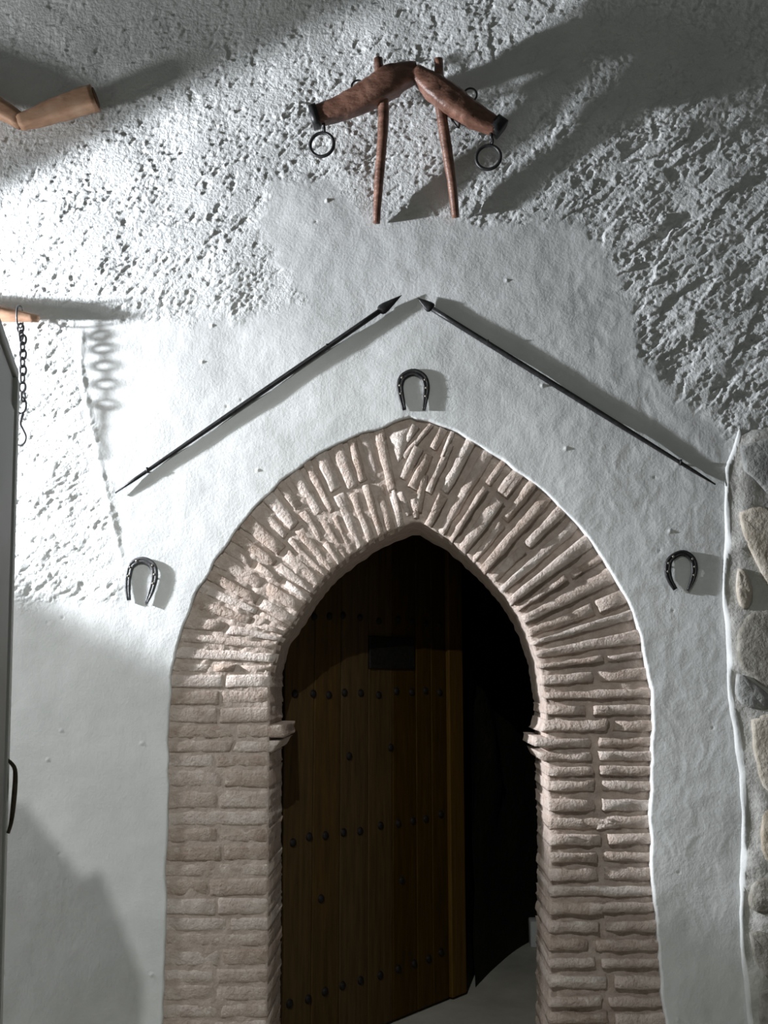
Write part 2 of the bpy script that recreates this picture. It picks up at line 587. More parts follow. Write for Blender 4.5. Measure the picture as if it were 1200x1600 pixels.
def brick(c00, c10, c11, c01, proud=0.0, rel=0.004, depth=0.10, deep_end=False, erode=1.0):
    """one worn brick: corners in pixels (outer-low, inner-low, inner-high, outer-high) on the arch face"""
    global brick_count
    brick_count += 1
    sd_ = brick_count * 1.37
    cs = [FP(*c) for c in (c00, c10, c11, c01)]
    L = ((cs[1] - cs[0]).length + (cs[2] - cs[3]).length) / 2
    H = ((cs[3] - cs[0]).length + (cs[2] - cs[1]).length) / 2
    nu = max(3, min(9, int(L / 0.03))); nv = 4
    us = [0, 0.06] + [0.06 + 0.88 * i / (nu - 1) for i in range(1, nu - 1)] + [0.94, 1]
    vs = [0, 0.2, 0.5, 0.8, 1]
    V, Fc = [], []
    nU, nV = len(us), len(vs)
    tilt_u = rnd.uniform(-1, 1) * rel * 0.7; tilt_v = rnd.uniform(-1, 1) * rel * 0.5
    ph = rnd.uniform(0, 50)
    for j, v in enumerate(vs):
        for i, u in enumerate(us):
            p = (cs[0] * (1 - u) + cs[1] * u) * (1 - v) + (cs[3] * (1 - u) + cs[2] * u) * v
            edge = (i in (0, nU - 1)) or (j in (0, nV - 1))
            corner = (i in (0, nU - 1)) and (j in (0, nV - 1))
            n1 = float(perlin(np.array([u * L / 0.035 + ph]), np.array([v * H / 0.03 + sd_]), 41)[0])
            n2 = float(perlin(np.array([u * L / 0.025 + ph + 9]), np.array([v * 1.7 + sd_]), 42)[0])
            y = -proud + tilt_u * (u - .5) * 2 + tilt_v * (v - .5) * 2 - n1 * rel * 1.3
            if edge:
                y += 0.0045 * erode
            if corner:
                y += 0.003 * erode
            p = p.copy()
            p.y += y
            inward = (cs[3] - cs[0]).normalized()
            if j == 0:
                p += inward * (0.0022 + 0.0035 * n2) * erode
            elif j == nV - 1:
                p -= inward * (0.0022 + 0.0035 * n2) * erode
            along = (cs[1] - cs[0]).normalized()
            if i == 0:
                p += along * (0.003 + 0.004 * n2) * erode
            elif i == nU - 1:
                p -= along * (0.002 + 0.003 * n2) * erode
            V.append(p)
    for j in range(nV - 1):
        for i in range(nU - 1):
            a = j * nU + i
            Fc.append((a, a + 1, a + nU + 1, a + nU))
    loop = [i for i in range(nU)] + [j * nU + nU - 1 for j in range(1, nV)] + [(nV - 1) * nU + i for i in range(nU - 2, -1, -1)] + [j * nU for j in range(nV - 2, 0, -1)]
    b0 = len(V)
    for k in loop:
        p = V[k].copy()
        p.y = FACE_Y + (WALL_T if deep_end else depth)
        if deep_end:
            p.x += rnd.uniform(-0.004, 0.004)
        V.append(p)
    n = len(loop)
    if deep_end:          # one more ring halfway back so that the reveal reads as worn
        m0 = len(V)
        for k in range(n):
            p = (V[loop[k]] + V[b0 + k]) / 2
            p.x += rnd.uniform(-0.003, 0.003)
            V.append(p)
        for k in range(n):
            k2 = (k + 1) % n
            Fc.append((loop[k2], loop[k], m0 + k, m0 + k2))
            Fc.append((m0 + k2, m0 + k, b0 + k, b0 + k2))
    else:
        for k in range(n):
            k2 = (k + 1) % n
            Fc.append((loop[k2], loop[k], b0 + k, b0 + k2))
    Fc.append(tuple(b0 + k for k in range(n)))
    o = obj('brick', V, Fc, 'brick', arch)
    return o


def lerp2(a, b, t):
    return (a[0] + (b[0] - a[0]) * t, a[1] + (b[1] - a[1]) * t)


def course(e0, i0, e1, i1, splits, gap, proud=0.0, rel=0.004, erode=1.0, endgap=4.0, over=5.0, deep=True):
    """a course between its low line e0-i0 and its high line e1-i1, cut into bricks at the splits (0..1)"""
    Ln = math.hypot(i0[0] - e0[0], i0[1] - e0[1])
    cuts = [-over / Ln] + list(splits) + [1.0]
    for k in range(len(cuts) - 1):
        a, b = cuts[k], cuts[k + 1]
        g = endgap / Ln / 2
        a2 = a + (g if k else 0); b2 = b - (g if k < len(cuts) - 2 else 0)
        H = math.hypot(e1[0] - e0[0], e1[1] - e0[1]); Hi = math.hypot(i1[0] - i0[0], i1[1] - i0[1])
        j1, j2 = rnd.uniform(-.05, .05), rnd.uniform(-.05, .05)
        lo = lambda t, s: lerp2(lerp2(e0, i0, t), lerp2(e1, i1, t), s)
        g0 = gap / 2
        c00 = lo(a2, g0 + j1); c10 = lo(b2, g0 + j2); c11 = lo(b2, 1 - g0 + j2); c01 = lo(a2, 1 - g0 + j1)
        brick(c00, c10, c11, c01, proud + rnd.uniform(-1, 1) * rel * 0.8, rel, deep_end=deep and (k == len(cuts) - 2), erode=erode)


def xat(line, y):
    pts = sorted(line, key=lambda p: p[1])
    return float(np.interp(y, [p[1] for p in pts], [p[0] for p in pts]))


# left pier: courses read off the photograph, nearly flush with their mortar
L_LEFT = [(x, y) for x, y in EXT_L if y >= 1020]
I_LEFT = [(x, y) for x, y in INT_L if y >= 1000]
JL = [1053, 1077, 1103, 1131, 1155, 1177, 1201, 1233, 1265, 1292, 1319, 1348, 1371, 1402, 1432, 1456, 1482, 1512, 1538, 1566, 1592,
      1619, 1646, 1674, 1702, 1730, 1760]
SPL = {1103: [0.49], 1131: [0.58], 1155: [0.60], 1177: [0.46], 1201: [0.55], 1233: [0.5], 1265: [], 1292: [0.5], 1319: [0.55],
       1348: [0.5], 1371: [0.42], 1402: [0.5], 1432: [0.62], 1456: [], 1482: [0.55], 1512: [0.5]}
for k in range(len(JL) - 1):
    y0, y1 = JL[k + 1], JL[k]
    inn0 = xat(I_LEFT, y0); inn1 = xat(I_LEFT, y1)
    if y1 == 1131:
        inn0, inn1 = 443, 443
    if y1 == 1155:
        inn0, inn1 = 424, 441
    course((xat(L_LEFT, y0), y0), (inn0, y0), (xat(L_LEFT, y1), y1), (inn1, y1), SPL.get(y1, [rnd.uniform(.42, .6)]),
           0.10, 0.0008, 0.0024, 0.75, 2.5)

# right pier: deeper raked joints
L_RIGHT = [(x, y) for x, y in EXT_R if y >= 1020]
I_RIGHT = [(843, 1020), (848, 1050), (851, 1075), (851, 1130), (849, 1140), (854, 1195), (854, 1250), (857, 1300), (859, 1350), (857, 1420), (856, 1500), (856, 1600), (857, 1830)]
BR = [(1099, 1121), (1122, 1148), (1150, 1172), (1172, 1194), (1195, 1216), (1217, 1241), (1246, 1272), (1273, 1300), (1300, 1325),
      (1328, 1351), (1353, 1380), (1382, 1406), (1408, 1431), (1436, 1462), (1465, 1491), (1495, 1516), (1520, 1550), (1555, 1577),
      (1580, 1606), (1608, 1634), (1637, 1662), (1664, 1690), (1693, 1718), (1720, 1748)]
SPR = {1099: [0.42], 1122: [0.62], 1150: [0.52], 1172: [0.5], 1195: [0.48], 1217: [0.5], 1246: [0.5], 1273: [0.5, 0.7], 1300: [0.55],
       1328: [0.5], 1353: [0.5], 1382: [], 1408: [0.35, 0.55], 1436: [0.5], 1465: [0.4], 1495: [0.45], 1520: [0.55], 1555: [0.5]}
for y1, y0 in BR:
    e0 = (xat(L_RIGHT, y0), y0 - 1); e1 = (xat(L_RIGHT, y1), y1 - 1)
    i0 = (xat(I_RIGHT, y0), y0); i1 = (xat(I_RIGHT, y1), y1)
    if y1 == 1150:
        i0, i1 = (834, y0), (835, y1)
    if y1 == 1172:
        i0, i1 = (848, y0), (838, y1)
    if y1 == 1122:
        i0 = (842, y0)
    sp = SPR.get(y1, [rnd.uniform(.4, .6)])
    course(e0, i0, e1, i1, [1 - s for s in sp], 0.18, 0.003, 0.0075, 1.5, 8.0)

# the two haunches: matched outer / inner stations, then even courses between them
LP_E = [(267, 1053), (283, 990), (318, 908), (352, 852), (400, 792), (435, 757), (480, 721), (520, 699), (552, 684), (572, 676), (602, 666)]
LP_I = [(423, 1053), (434, 1006), (455, 978), (484, 932), (509, 901), (531, 881), (552, 866), (577, 848), (598, 836), (614, 828), (634, 821)]
RP_E = [(1020, 1097), (1007, 1015), (978, 930), (948, 878), (915, 832), (868, 782), (818, 741), (785, 718), (747, 692), (721, 680)]
RP_I = [(851, 1097), (842, 1036), (826, 988), (811, 958), (794, 932), (762, 896), (730, 866), (702, 842), (677, 828), (657, 816)]


def haunch(Es, Is, n, gap, proud, rel, erode, seed, choices):
    r2 = random.Random(seed)
    E = np.array(Es, float); I = np.array(Is, float)
    mid = (E + I) / 2
    s = np.concatenate([[0], np.cumsum(np.linalg.norm(np.diff(mid, axis=0), axis=1))]); s /= s[-1]
    us = np.linspace(0, 1, n + 1)
    us[1:-1] += np.array([r2.uniform(-.18, .18) / n for _ in range(n - 1)])
    at = lambda A, u: (float(np.interp(u, s, A[:, 0])), float(np.interp(u, s, A[:, 1])))
    for k in range(n):
        sp = r2.choice(choices)
        sp = [x + r2.uniform(-.05, .05) for x in sp]
        course(at(E, us[k]), at(I, us[k]), at(E, us[k + 1]), at(I, us[k + 1]), sp, gap * r2.uniform(.75, 1.25), proud, rel, erode, 5.0, deep=False)


haunch(LP_E, LP_I, 21, 0.17, 0.0005, 0.0042, 1.0, 3, [[], [0.55], [0.42], [0.62], [0.5], [0.36, 0.68], [0.45]])
haunch(RP_E, RP_I, 17, 0.33, 0.004, 0.0075, 1.3, 8, [[], [], [0.6], [0.35], [0.5], []])


def bar(p0, p1, w0, w1, **kw):
    d = Vector((p1[0] - p0[0], p1[1] - p0[1])); d.normalize()
    n = Vector((-d.y, d.x))
    a = lambda p, s, w: (p[0] + n.x * s * w / 2, p[1] + n.y * s * w / 2)
    brick(a(p0, 1, w0), a(p1, 1, w1), a(p1, -1, w1), a(p0, -1, w0), kw.get('proud', 0.003), 0.005, depth=0.1, deep_end=kw.get('deep', False), erode=1.2)


for p0, p1, w0, w1 in [((706, 692), (668, 770), 10, 12), ((664, 740), (652, 800), 12, 13), ((676, 660), (629, 716), 8, 10), ((655, 697), (629, 750), 15, 14), ((671, 708), (644, 764), 14, 17),
                       ((694, 668), (676, 702), 15, 12), ((650, 664), (634, 690), 14, 9), ((708, 672), (690, 715), 8, 7)]:
    bar(p0, p1, w0 * 1.15, w1 * 1.15)
# wedge at the crown and the small stub bricks under it
brick((622, 722), (629, 716), (646, 664), (604, 676), 0.002, 0.004)
bar((624, 768), (640, 806), 15, 12, deep=True)
bar((646, 778), (651, 810), 15, 12, deep=True)
bar((612, 760), (624, 800), 9, 8)

# mortar bed behind and between the bricks
mE = np.concatenate([np.array([(x, y) for x, y in EXT_L if y > 1060], float), np.array(LP_E + [(642, 653)]), np.array(RP_E[::-1]),
                     np.array([(x, y) for x, y in EXT_R if y > 1100], float)])
IL2 = [(xat(INT_L, y), y) for x, y in EXT_L if y > 1060]
IR2 = [(xat(I_RIGHT, y), y) for x, y in EXT_R if y > 1100]
mI = np.concatenate([np.array(IL2), np.array(LP_I + [(645, 816)]), np.array(RP_I[::-1]), np.array(IR2)])
smid = np.concatenate([[0], np.cumsum(np.linalg.norm(np.diff((mE + mI) / 2, axis=0), axis=1))])
NR, NC, ND = 520, 44, 14
su = np.linspace(0, smid[-1], NR)
Ex = np.stack([np.interp(su, smid, mE[:, k]) for k in (0, 1)], 1)
Ix = np.stack([np.interp(su, smid, mI[:, k]) for k in (0, 1)], 1)
frac = su / smid[-1]
crown = smid[len(IL2) + len(LP_E)] / smid[-1]
spring = smid[len(IL2)] / smid[-1]
spring2 = smid[len(IL2) + len(LP_E) + len(RP_E)] / smid[-1]
dep = np.where(frac < spring, 0.0022, np.where(frac < crown, 0.0060, 0.015))
dep = np.convolve(np.pad(dep, 8, 'edge'), np.ones(17) / 17, 'valid')
V, Fc = [], []
for r in range(NR):
    t = np.linspace(-0.12, 0.992 if frac[r] < spring2 else 0.982, NC)
    px = Ex[r, 0] + (Ix[r, 0] - Ex[r, 0]) * t; py = Ex[r, 1] + (Ix[r, 1] - Ex[r, 1]) * t
    nz = perlin(px / 9.0, py / 9.0, 51) * 0.0045 + perlin(px / 24.0, py / 24.0, 52) * 0.005
    for k in range(NC):
        p = P(px[k], py[k], face_y(px[k]))
        p.y += dep[r] + float(nz[k]) * (0.45 if frac[r] < spring else 1.0)
        V.append(p)
    fy_ = face_y(px[-1]); e = P(px[-1], py[-1], fy_); o_ = P(px[0], py[0], fy_); dn = (e - o_).normalized()
    for k in range(1, ND + 1):
        yy = fy_ + dep[r] + (WALL_T - dep[r]) * k / ND
        p = e + dn * 0.004 * float(perlin(np.array([py[-1] / 9.0 + 3 * frac[r]]), np.array([k * 0.8]), 53)[0])
        p.y = yy
        V.append(p)
W_ = NC + ND
for r in range(NR - 1):
    for k in range(W_ - 1):
        a = r * W_ + k
        Fc.append((a, a + W_, a + W_ + 1, a + 1))
recalc(obj('mortar', V, Fc, 'mortar', arch))

# ------------------------------------------------------------------ floors and the room beyond
def slab(name, x0, x1, y0, y1, z0, z1, mat):
    v, f = box(x0, x1, y0, y1, z0, z1)
    return struct(obj(name, v, f, mat, smooth=False))


IN_Z = 0.165
slab('floor', -3.4, 3.2, -4.6, 0.0, -0.12, 0.0, 'floor')
slab('floor_inner', -2.2, 2.6, 0.02, 4.0, IN_Z - 0.2, IN_Z, 'floor')
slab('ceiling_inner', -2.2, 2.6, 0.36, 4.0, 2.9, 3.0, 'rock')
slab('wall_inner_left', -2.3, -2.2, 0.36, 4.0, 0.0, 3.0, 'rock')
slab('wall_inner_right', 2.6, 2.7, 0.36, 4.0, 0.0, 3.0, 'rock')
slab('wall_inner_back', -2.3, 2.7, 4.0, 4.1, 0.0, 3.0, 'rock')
# rear skin of the thick wall, so that no daylight leaks round the piers
lx, rx = P(420, 1300, WALL_T).x - 0.05, P(856, 1300, WALL_T).x + 0.05
apex_z = P(645, 816, FACE_Y).z
rear = merge(box(-2.3, P(262, 1300).x + 0.02, 0.08, 0.36, 0.0, 3.0), box(P(1018, 1300).x - 0.02, 2.7, 0.08, 0.36, 0.0, 3.0),
             box(-2.3, 2.7, 0.08, 0.36, P(642, 652).z - 0.02, 3.0))
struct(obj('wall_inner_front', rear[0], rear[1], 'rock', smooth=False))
# curved dark flank bounding the floor behind the door
fl = [(0.28, 1.32), (0.38, 1.60), (0.54, 1.97), (0.71, 2.22), (1.0, 2.45), (1.6, 2.6), (2.5, 2.7)]
fc = catmull(fl, 40)
V, Fc = [], []
for i, (x, y) in enumerate(fc):
    for k in range(14):
        z = IN_Z - 0.01 + 2.7 * k / 13
        n_ = float(perlin(np.array([i * 0.35]), np.array([k * 0.6]), 61)[0])
        n_ *= min(1, k / 4)
        V.append((x - 0.04 * n_, y + 0.06 * n_ + 0.02 * k, z))
for i in range(39):
    for k in range(13):
        a = i * 14 + k
        Fc.append((a, a + 14, a + 15, a + 1))
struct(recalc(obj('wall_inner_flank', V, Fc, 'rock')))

# ------------------------------------------------------------------ the plank door, opened inwards
hx, hy = -0.455, 0.37
ang = math.atan2(0.85, 0.68)
dv = Vector((math.cos(ang), math.sin(ang), 0)); dn_ = Vector((math.sin(ang), -math.cos(ang), 0))
DW, DT = 1.09, 0.045
door = empty('door_1', (hx, hy, IN_Z + 0.012))
struct(door, 'dark studded plank door standing open inside the arch')


def dpt(s, h, out):
    return Vector((hx, hy, IN_Z + 0.012)) + dv * s + Vector((0, 0, h)) + dn_ * out


def dbox(name, s0, s1, h0, h1, o0, o1, mat, bev=0.004, parent=None):
    v, f = box(s0, s1, o0, o1, h0, h1, bev)
    v = [dpt(p.x, p.z, p.y) for p in v]
    o = obj(name, v, f, mat, door, smooth=False)
    return recalc(o)


DH = 2.05
edges = [0.0, 0.155, 0.303, 0.465, 0.615, 0.77, 0.875, 0.985]
for a, b in zip(edges[:-1], edges[1:]):
    dbox('plank', a + 0.002, b - 0.002, 0.0, DH, -DT, 0.0, 'door_wood')
dbox('stile', 0.988, DW, 0.0, DH, -DT, 0.014, 'door_frame')
dbox('hatch', 0.46, 0.75, 1.355, 1.485, -0.002, 0.012, 'stud')
v, f = dome(dpt(0, 0, 0), 0.016, dn_, 10, 0.7)
for h in (0.187, 0.74, 1.258, 1.553):
    for s in (0.05, 0.14, 0.225, 0.315, 0.415, 0.53, 0.645, 0.74, 0.835, 0.93):
        jj = Vector((rnd.uniform(-.008, .008), 0, rnd.uniform(-.008, .008)))
        off = dpt(s, h, 0) - dpt(0, 0, 0) + jj.x * dv + Vector((0, 0, jj.z))
        obj('stud', [p + off for p in v], f, 'stud', door)
for s, h in ((0.20, 0.52), (0.67, 0.515), (0.35, 1.02), (0.60, 1.04)):
    off = dpt(s, h, 0) - dpt(0, 0, 0)
    obj('stud', [p + off for p in v], f, 'stud', door)

# little whitewashed block on the floor of the room beyond
b0 = P(836, 1431, 2.02)
v, f = box(b0.x - 0.03, b0.x + 0.12, 1.97, 2.07, IN_Z, IN_Z + 0.125, 0.008)
tag(obj('floor_block', v, f, 'white_wash'), 'small whitewashed block on the floor behind the right brick jamb', 'block')

# ------------------------------------------------------------------ stone pillar at the right
SY = -0.020
PL = [(1150, 672), (1138, 712), (1130, 745), (1129, 850), (1127, 915), (1130, 1000), (1132, 1085), (1137, 1140), (1147, 1220), (1155, 1290),
      (1154, 1400), (1155, 1480), (1163, 1550), (1168, 1610), (1172, 1700), (1176, 1830)]
PW = [12, 12, 11, 14, 9, 14, 15, 22, 20, 14, 12, 11, 10, 11, 11, 11]
pl = catmull([(x, y, w) for (x, y), w in zip(PL, PW)], 150)
V, Fc = [], []
NS, NF = 6, 40
for r, (x, y, w) in enumerate(pl):
    a = P(x, y, 0.03); a.y = 0.03
    b = P(x + w, y, SY)
    for k in range(NS):
        t = k / NS
        p = a.lerp(b, t)
        n_ = float(perlin(np.array([r * 0.21]), np.array([k * 0.5]), 71)[0])
        p.x += 0.004 * n_ - 0.010 * math.sin(math.pi * t)
        V.append(p)
    for k in range(NF + 1):
        t = k / NF
        p = Vector((b.x + (2.2 - b.x) * t, SY, b.z))
        n_ = float(perlin(np.array([p.x / 0.09]), np.array([p.z / 0.09]), 72)[0]) + 0.5 * float(perlin(np.array([p.x / 0.03]), np.array([p.z / 0.03]), 73)[0])
        p.y += 0.010 * n_ + (0.012 if k == 0 else 0)
        if r == 0:
            p.y += 0.015
        V.append(p)
W_ = NS + NF + 1
for r in range(len(pl) - 1):
    for k in range(W_ - 1):
        a = r * W_ + k
        Fc.append((a, a + W_, a + W_ + 1, a + 1))
topr = list(range(W_))                                  # close the top back to the wall
b0 = len(V)
for k in topr:
    p = Vector(V[k]); p.y = 0.03; p.z += 0.05
    V.append(p)
for k in range(W_ - 1):
    Fc.append((k, k + 1, b0 + k + 1, b0 + k))
pillar = recalc(obj('wall_right', V, Fc, 'grey_mortar'))
pillar.data.materials.append(M['white_wash'])
for poly in pillar.data.polygons:
    if min(v % W_ for v in poly.vertices) < NS - 0 and poly.index < (len(pl) - 1) * (W_ - 1):
        poly.material_index = 1
struct(pillar, 'stone faced pillar with a whitewashed edge at the right')


def stone(pts, mat, th=0.010, seed=0):
    c = np.array(pts, float)
    q = catmull(list(c) + [c[0]], 19)[:-1]
    n = len(q)
    cen = q.mean(0)
    V, Fc = [], []
    r3 = random.Random(seed)
    for lvl, (s, d) in enumerate(((1.0, 0.012), (0.97, -th * 0.55), (0.86, -th), (0.45, -th * 1.1))):
        for k in range(n):
            p2 = cen + (q[k] - cen) * s
            p = P(p2[0], p2[1], SY)
            p.y = SY + d + (r3.uniform(-.003, .003) if lvl else 0)
            V.append(p)
    pc = P(cen[0], cen[1], SY); pc.y = SY - th * 1.1
    V.append(pc)
    for l in range(3):
        for k in range(n):
            Fc.append((l * n + k, l * n + (k + 1) % n, (l + 1) * n + (k + 1) % n, (l + 1) * n + k))
    for k in range(n):
        Fc.append((3 * n + k, 3 * n + (k + 1) % n, len(V) - 1))
    return recalc(obj('stone', V, Fc, mat, pillar))


STONES = [
    ([(1156, 696), (1200, 684), (1262, 686), (1268, 740), (1240, 790), (1205, 778), (1180, 752), (1160, 735)], 'stone_grey'),
    ([(1153, 800), (1180, 790), (1215, 800), (1235, 850), (1225, 915), (1200, 918), (1182, 880), (1163, 845)], 'stone_tan'),
    ([(1152, 888), (1163, 890), (1175, 918), (1171, 948), (1158, 950), (1150, 920)], 'stone_tan'),
    ([(1152, 985), (1166, 960), (1200, 952), (1236, 965), (1240, 1050), (1210, 1082), (1172, 1056), (1152, 1035)], 'stone_dark'),
    ([(1152, 1052), (1166, 1058), (1205, 1090), (1200, 1108), (1164, 1104), (1150, 1085)], 'stone_grey'),
    ([(1172, 1124), (1205, 1112), (1260, 1120), (1265, 1190), (1230, 1245), (1196, 1236), (1180, 1190)], 'stone_tan'),
    ([(1190, 1262), (1220, 1250), (1255, 1270), (1250, 1345), (1208, 1352), (1189, 1330)], 'stone_tan'),
    ([(1173, 1384), (1190, 1372), (1230, 1374), (1238, 1412), (1200, 1428), (1172, 1418)], 'stone_dark'),
    ([(1172, 1458), (1190, 1454), (1212, 1470), (1220, 1520), (1200, 1530), (1180, 1500)], 'stone_dark'),
    ([(1186, 1548), (1230, 1540), (1245, 1600), (1220, 1640), (1190, 1625)], 'stone_dark'),
    ([(1250, 800), (1300, 790), (1330, 850), (1310, 940), (1258, 940), (1246, 870)], 'stone_grey'),
    ([(1285, 690), (1350, 686), (1360, 770), (1290, 778)], 'stone_tan'),
    ([(1256, 968), (1320, 960), (1340, 1040), (1300, 1096), (1256, 1080)], 'stone_tan'),
    ([(1282, 1120), (1350, 1110), (1356, 1200), (1290, 1220)], 'stone_grey'),
    ([(1276, 1260), (1340, 1245), (1350, 1340), (1280, 1350)], 'stone_dark'),
    ([(1258, 1380), (1330, 1372), (1345, 1460), (1262, 1470)], 'stone_grey'),
    ([(1248, 1500), (1330, 1490), (1340, 1590), (1265, 1600)], 'stone_tan'),
]
rs = random.Random(21)
for cx in (1412, 1500, 1588):                          # the courses run on to the right of the picture
    for k in range(10):
        cy = 722 + 92 * k + rs.uniform(-10, 10)
        a, b = rs.uniform(34, 42), rs.uniform(34, 44)
        STONES.append(([(cx + a * rs.uniform(.85, 1.05) * math.cos(t), cy + b * rs.uniform(.85, 1.05) * math.sin(t)) for t in np.linspace(0, 2 * math.pi, 8)[:-1]],
                       rs.choice(['stone_grey', 'stone_tan', 'stone_dark'])))
for k, (pts, mt) in enumerate(STONES):
    stone(pts, mt, seed=k)


# ------------------------------------------------------------------ the yoke above the arch
def pts3(lst):
    return [P(x, y, d) for x, y, d in lst]


YB = -0.125
yoke = empty('wooden_yoke', P(648, 345, -0.02))
tag(yoke, 'reddish wooden ox yoke with two stakes and iron rings above the arch', 'yoke')


def timber(name, path, radii, mat, parent, n=20, noise=0.10, seed=0, steps=26):
    c = catmull([tuple(p) for p in path], steps)
    s = np.linspace(0, 1, steps)
    rs = np.linspace(0, 1, len(radii))
    ra = np.interp(s, rs, [r[0] for r in radii]); rb = np.interp(s, rs, [r[1] for r in radii])
    v, f = loft([Vector(p) for p in c], list(zip(ra, rb)), n, square=4.5 if name == 'beam_arm' else 2.0, up=(0, 1, 0), noise=noise, seed=seed)
    return recalc(obj(name, v, f, mat, parent))


w = lambda px, d=YB: S(px, d)
la = pts3([(490, 183, -0.105), (535, 168, -0.11), (580, 146, -0.12), (618, 123, -0.125), (652, 112, -0.125)])
timber('beam_arm', la, [(w(15.5), w(15.5)), (w(18), w(18)), (w(21), w(22)), (w(22), w(25)), (w(15), w(15))], 'yoke_wood', yoke, seed=1)
ra_ = pts3([(648, 112, -0.137), (670, 130, -0.137), (700, 153, -0.137), (735, 178, -0.125), (776, 199, -0.11)])
timber('beam_arm', ra_, [(w(11), w(12)), (w(18), w(21)), (w(19), w(22)), (w(18), w(19)), (w(13.5), w(13.5))], 'yoke_wood', yoke, seed=2)
st1 = pts3([(591, 91, -0.145), (594, 130, -0.125), (599, 165, -0.108), (597, 220, -0.085), (592, 285, -0.050), (588, 349, -0.020)])
timber('stake', st1, [(w(8.5), w(7.5)), (w(9), w(9)), (w(9), w(9)), (w(8.5), w(8.5)), (w(7.5), w(7.5)), (w(6), w(6))], 'yoke_wood', yoke, seed=3, n=12, noise=0.12)
st2 = pts3([(685, 92, -0.145), (686, 125, -0.13), (688, 160, -0.115), (697, 225, -0.085), (706, 285, -0.050), (712, 340, -0.020)])
timber('stake', st2, [(w(8.5), w(7.5)), (w(9), w(9)), (w(9), w(9.5)), (w(9), w(9)), (w(8), w(8)), (w(6), w(6))], 'yoke_wood', yoke, seed=4, n=12, noise=0.12)


def band(p0, p1, r, seed):
    v, f = loft([P(*p0), P(*p1)], [(r, r), (r, r)], 20, square=4.5, up=(0, 1, 0), noise=0.03, seed=seed)
    return recalc(obj('iron_band', v, f, 'iron', yoke))


band((486, 184, -0.105), (497, 181, -0.105), w(18.5), 1)
band((771, 193, -0.111), (785, 203, -0.109), w(15.5), 2)


def yring(cx, cy, ex_, ey_, d, r, seed):
    v, f = merge(ring(P(ex_, ey_, d), w(5, d), w(2.4, d), (1, 0.3, 0), 16, 6), loft([P(ex_, ey_ - 4, d), P(ex_ - 1, ey_ - 16, d)], w(3, d), 8))
    eye = recalc(obj('eye_bolt', v, f, 'iron', yoke))
    v, f = ring(P(cx, cy, d), w(r, d), w(3.0, d), (0.15, 1, 0.1))
    obj('iron_ring', v, f, 'iron', eye)


yring(503, 226, 506, 204, -0.10, 20.5, 1)
yring(763, 246, 768, 222, -0.11, 20.5, 2)
# hooks seen over the back of the beam
for cx, cy, r, d in ((559, 135, 9.5, -0.07), (735, 148, 10, -0.07)):
    path = [P(cx + r * math.cos(a), cy - r * math.sin(a), d) for a in np.linspace(math.radians(-60), math.radians(215), 20)]
    v, f = loft(path, w(1.8, d), 8)
    recalc(obj('hook', v, f, 'iron', yoke))
path = catmull([tuple(P(x, y, -0.11)) for x, y in ((698, 168), (706, 186), (716, 200), (718, 190))], 16)
v, f = loft([Vector(p) for p in path], w(2.0), 8)
recalc(obj('hook', v, f, 'iron', yoke))

# second yoke, cut by the left edge of the picture
YD = -0.065
yoke2 = empty('wooden_yoke', P(40, 200, YD))
tag(yoke2, 'pale orange wooden yoke cut off by the upper left edge of the picture', 'yoke')
timber('beam_arm', pts3([(30, 192, YD), (55, 184, YD), (100, 168, YD), (149, 153, YD)]), [(w(12), w(12)), (w(15), w(17)), (w(18), w(19)), (w(19), w(20))], 'pale_wood', yoke2, seed=6, steps=18)
timber('beam_arm', pts3([(-140, 118, YD), (-70, 140, YD), (-10, 165, YD), (34, 190, YD)]), [(w(18), w(19)), (w(17), w(19)), (w(16), w(18)), (w(11), w(13))], 'pale_wood', yoke2, seed=7, steps=18)
e0, e1 = P(147, 153.5, YD), P(150.5, 152.5, YD)
v, f = loft([e0, e1], [(w(17.5), w(18.5)), (w(17), w(18))], 16, up=(0, 1, 0))
recalc(obj('end_grain', v, f, 'end_grain', yoke2))

# ------------------------------------------------------------------ wooden bar with chain at the left
BD = -0.066
bar_o = timber('wooden_bar', pts3([(-160, 482, BD), (-60, 488, BD), (0, 491, BD), (30, 494, BD), (52, 497, BD), (60, 498, BD)]),
               [(w(16), w(16)), (w(16), w(16)), (w(15), w(15.5)), (w(15), w(14.5)), (w(12), w(12)), (w(6), w(6))], 'pale_wood', None, seed=9, steps=20)
tag(bar_o, 'rounded wooden bar end jutting in at the left above the chain', 'bar')
chain = empty('iron_chain', P(33, 505, BD))
tag(chain, 'dark iron chain with a hook hanging from the wooden bar end', 'chain')
links = [(32, 513, 8, 4), (33, 524, 7, 2.2), (36, 531, 7.5, 5), (35, 542, 7, 2.4), (36, 554, 8, 5.2), (35, 566, 6.5, 2.4), (36, 579, 7, 5), (35, 591, 6, 3.4),
         (35, 605, 8, 5), (36, 620, 7, 4)]
v, f = ring(P(31, 495, BD), w(18.5, BD), w(1.6, BD), (1, 0.1, 0), 24, 6)
obj('link', v, f, 'steel', chain)
for k, (cx, cy, hh, ww) in enumerate(links):
    cp = P(cx, cy, BD)
    face = k % 2 == 0
    path = []
    n = 18
    for i in range(n):
        a = 2 * math.pi * i / n
        dx = w(5.0, BD) * math.sin(a); dz = w(8.3, BD) * math.cos(a)
        path.append(cp + (Vector((dx * 0.95, dx * 0.2, dz)) if face else Vector((dx * 0.25, dx * 0.95, dz))))
    v, f = loft(path, w(2.0, BD), 6, closed=True)
    obj('link', v, f, 'steel', chain)
v, f = loft([P(33 + 8 * math.sin(a), 633 - 13 * math.cos(a), BD + 0.006 * math.sin(a)) for a in np.linspace(0, 2 * math.pi, 25)[:-1]], w(1.8, BD), 6, closed=True)
obj('link', v, f, 'steel', chain)
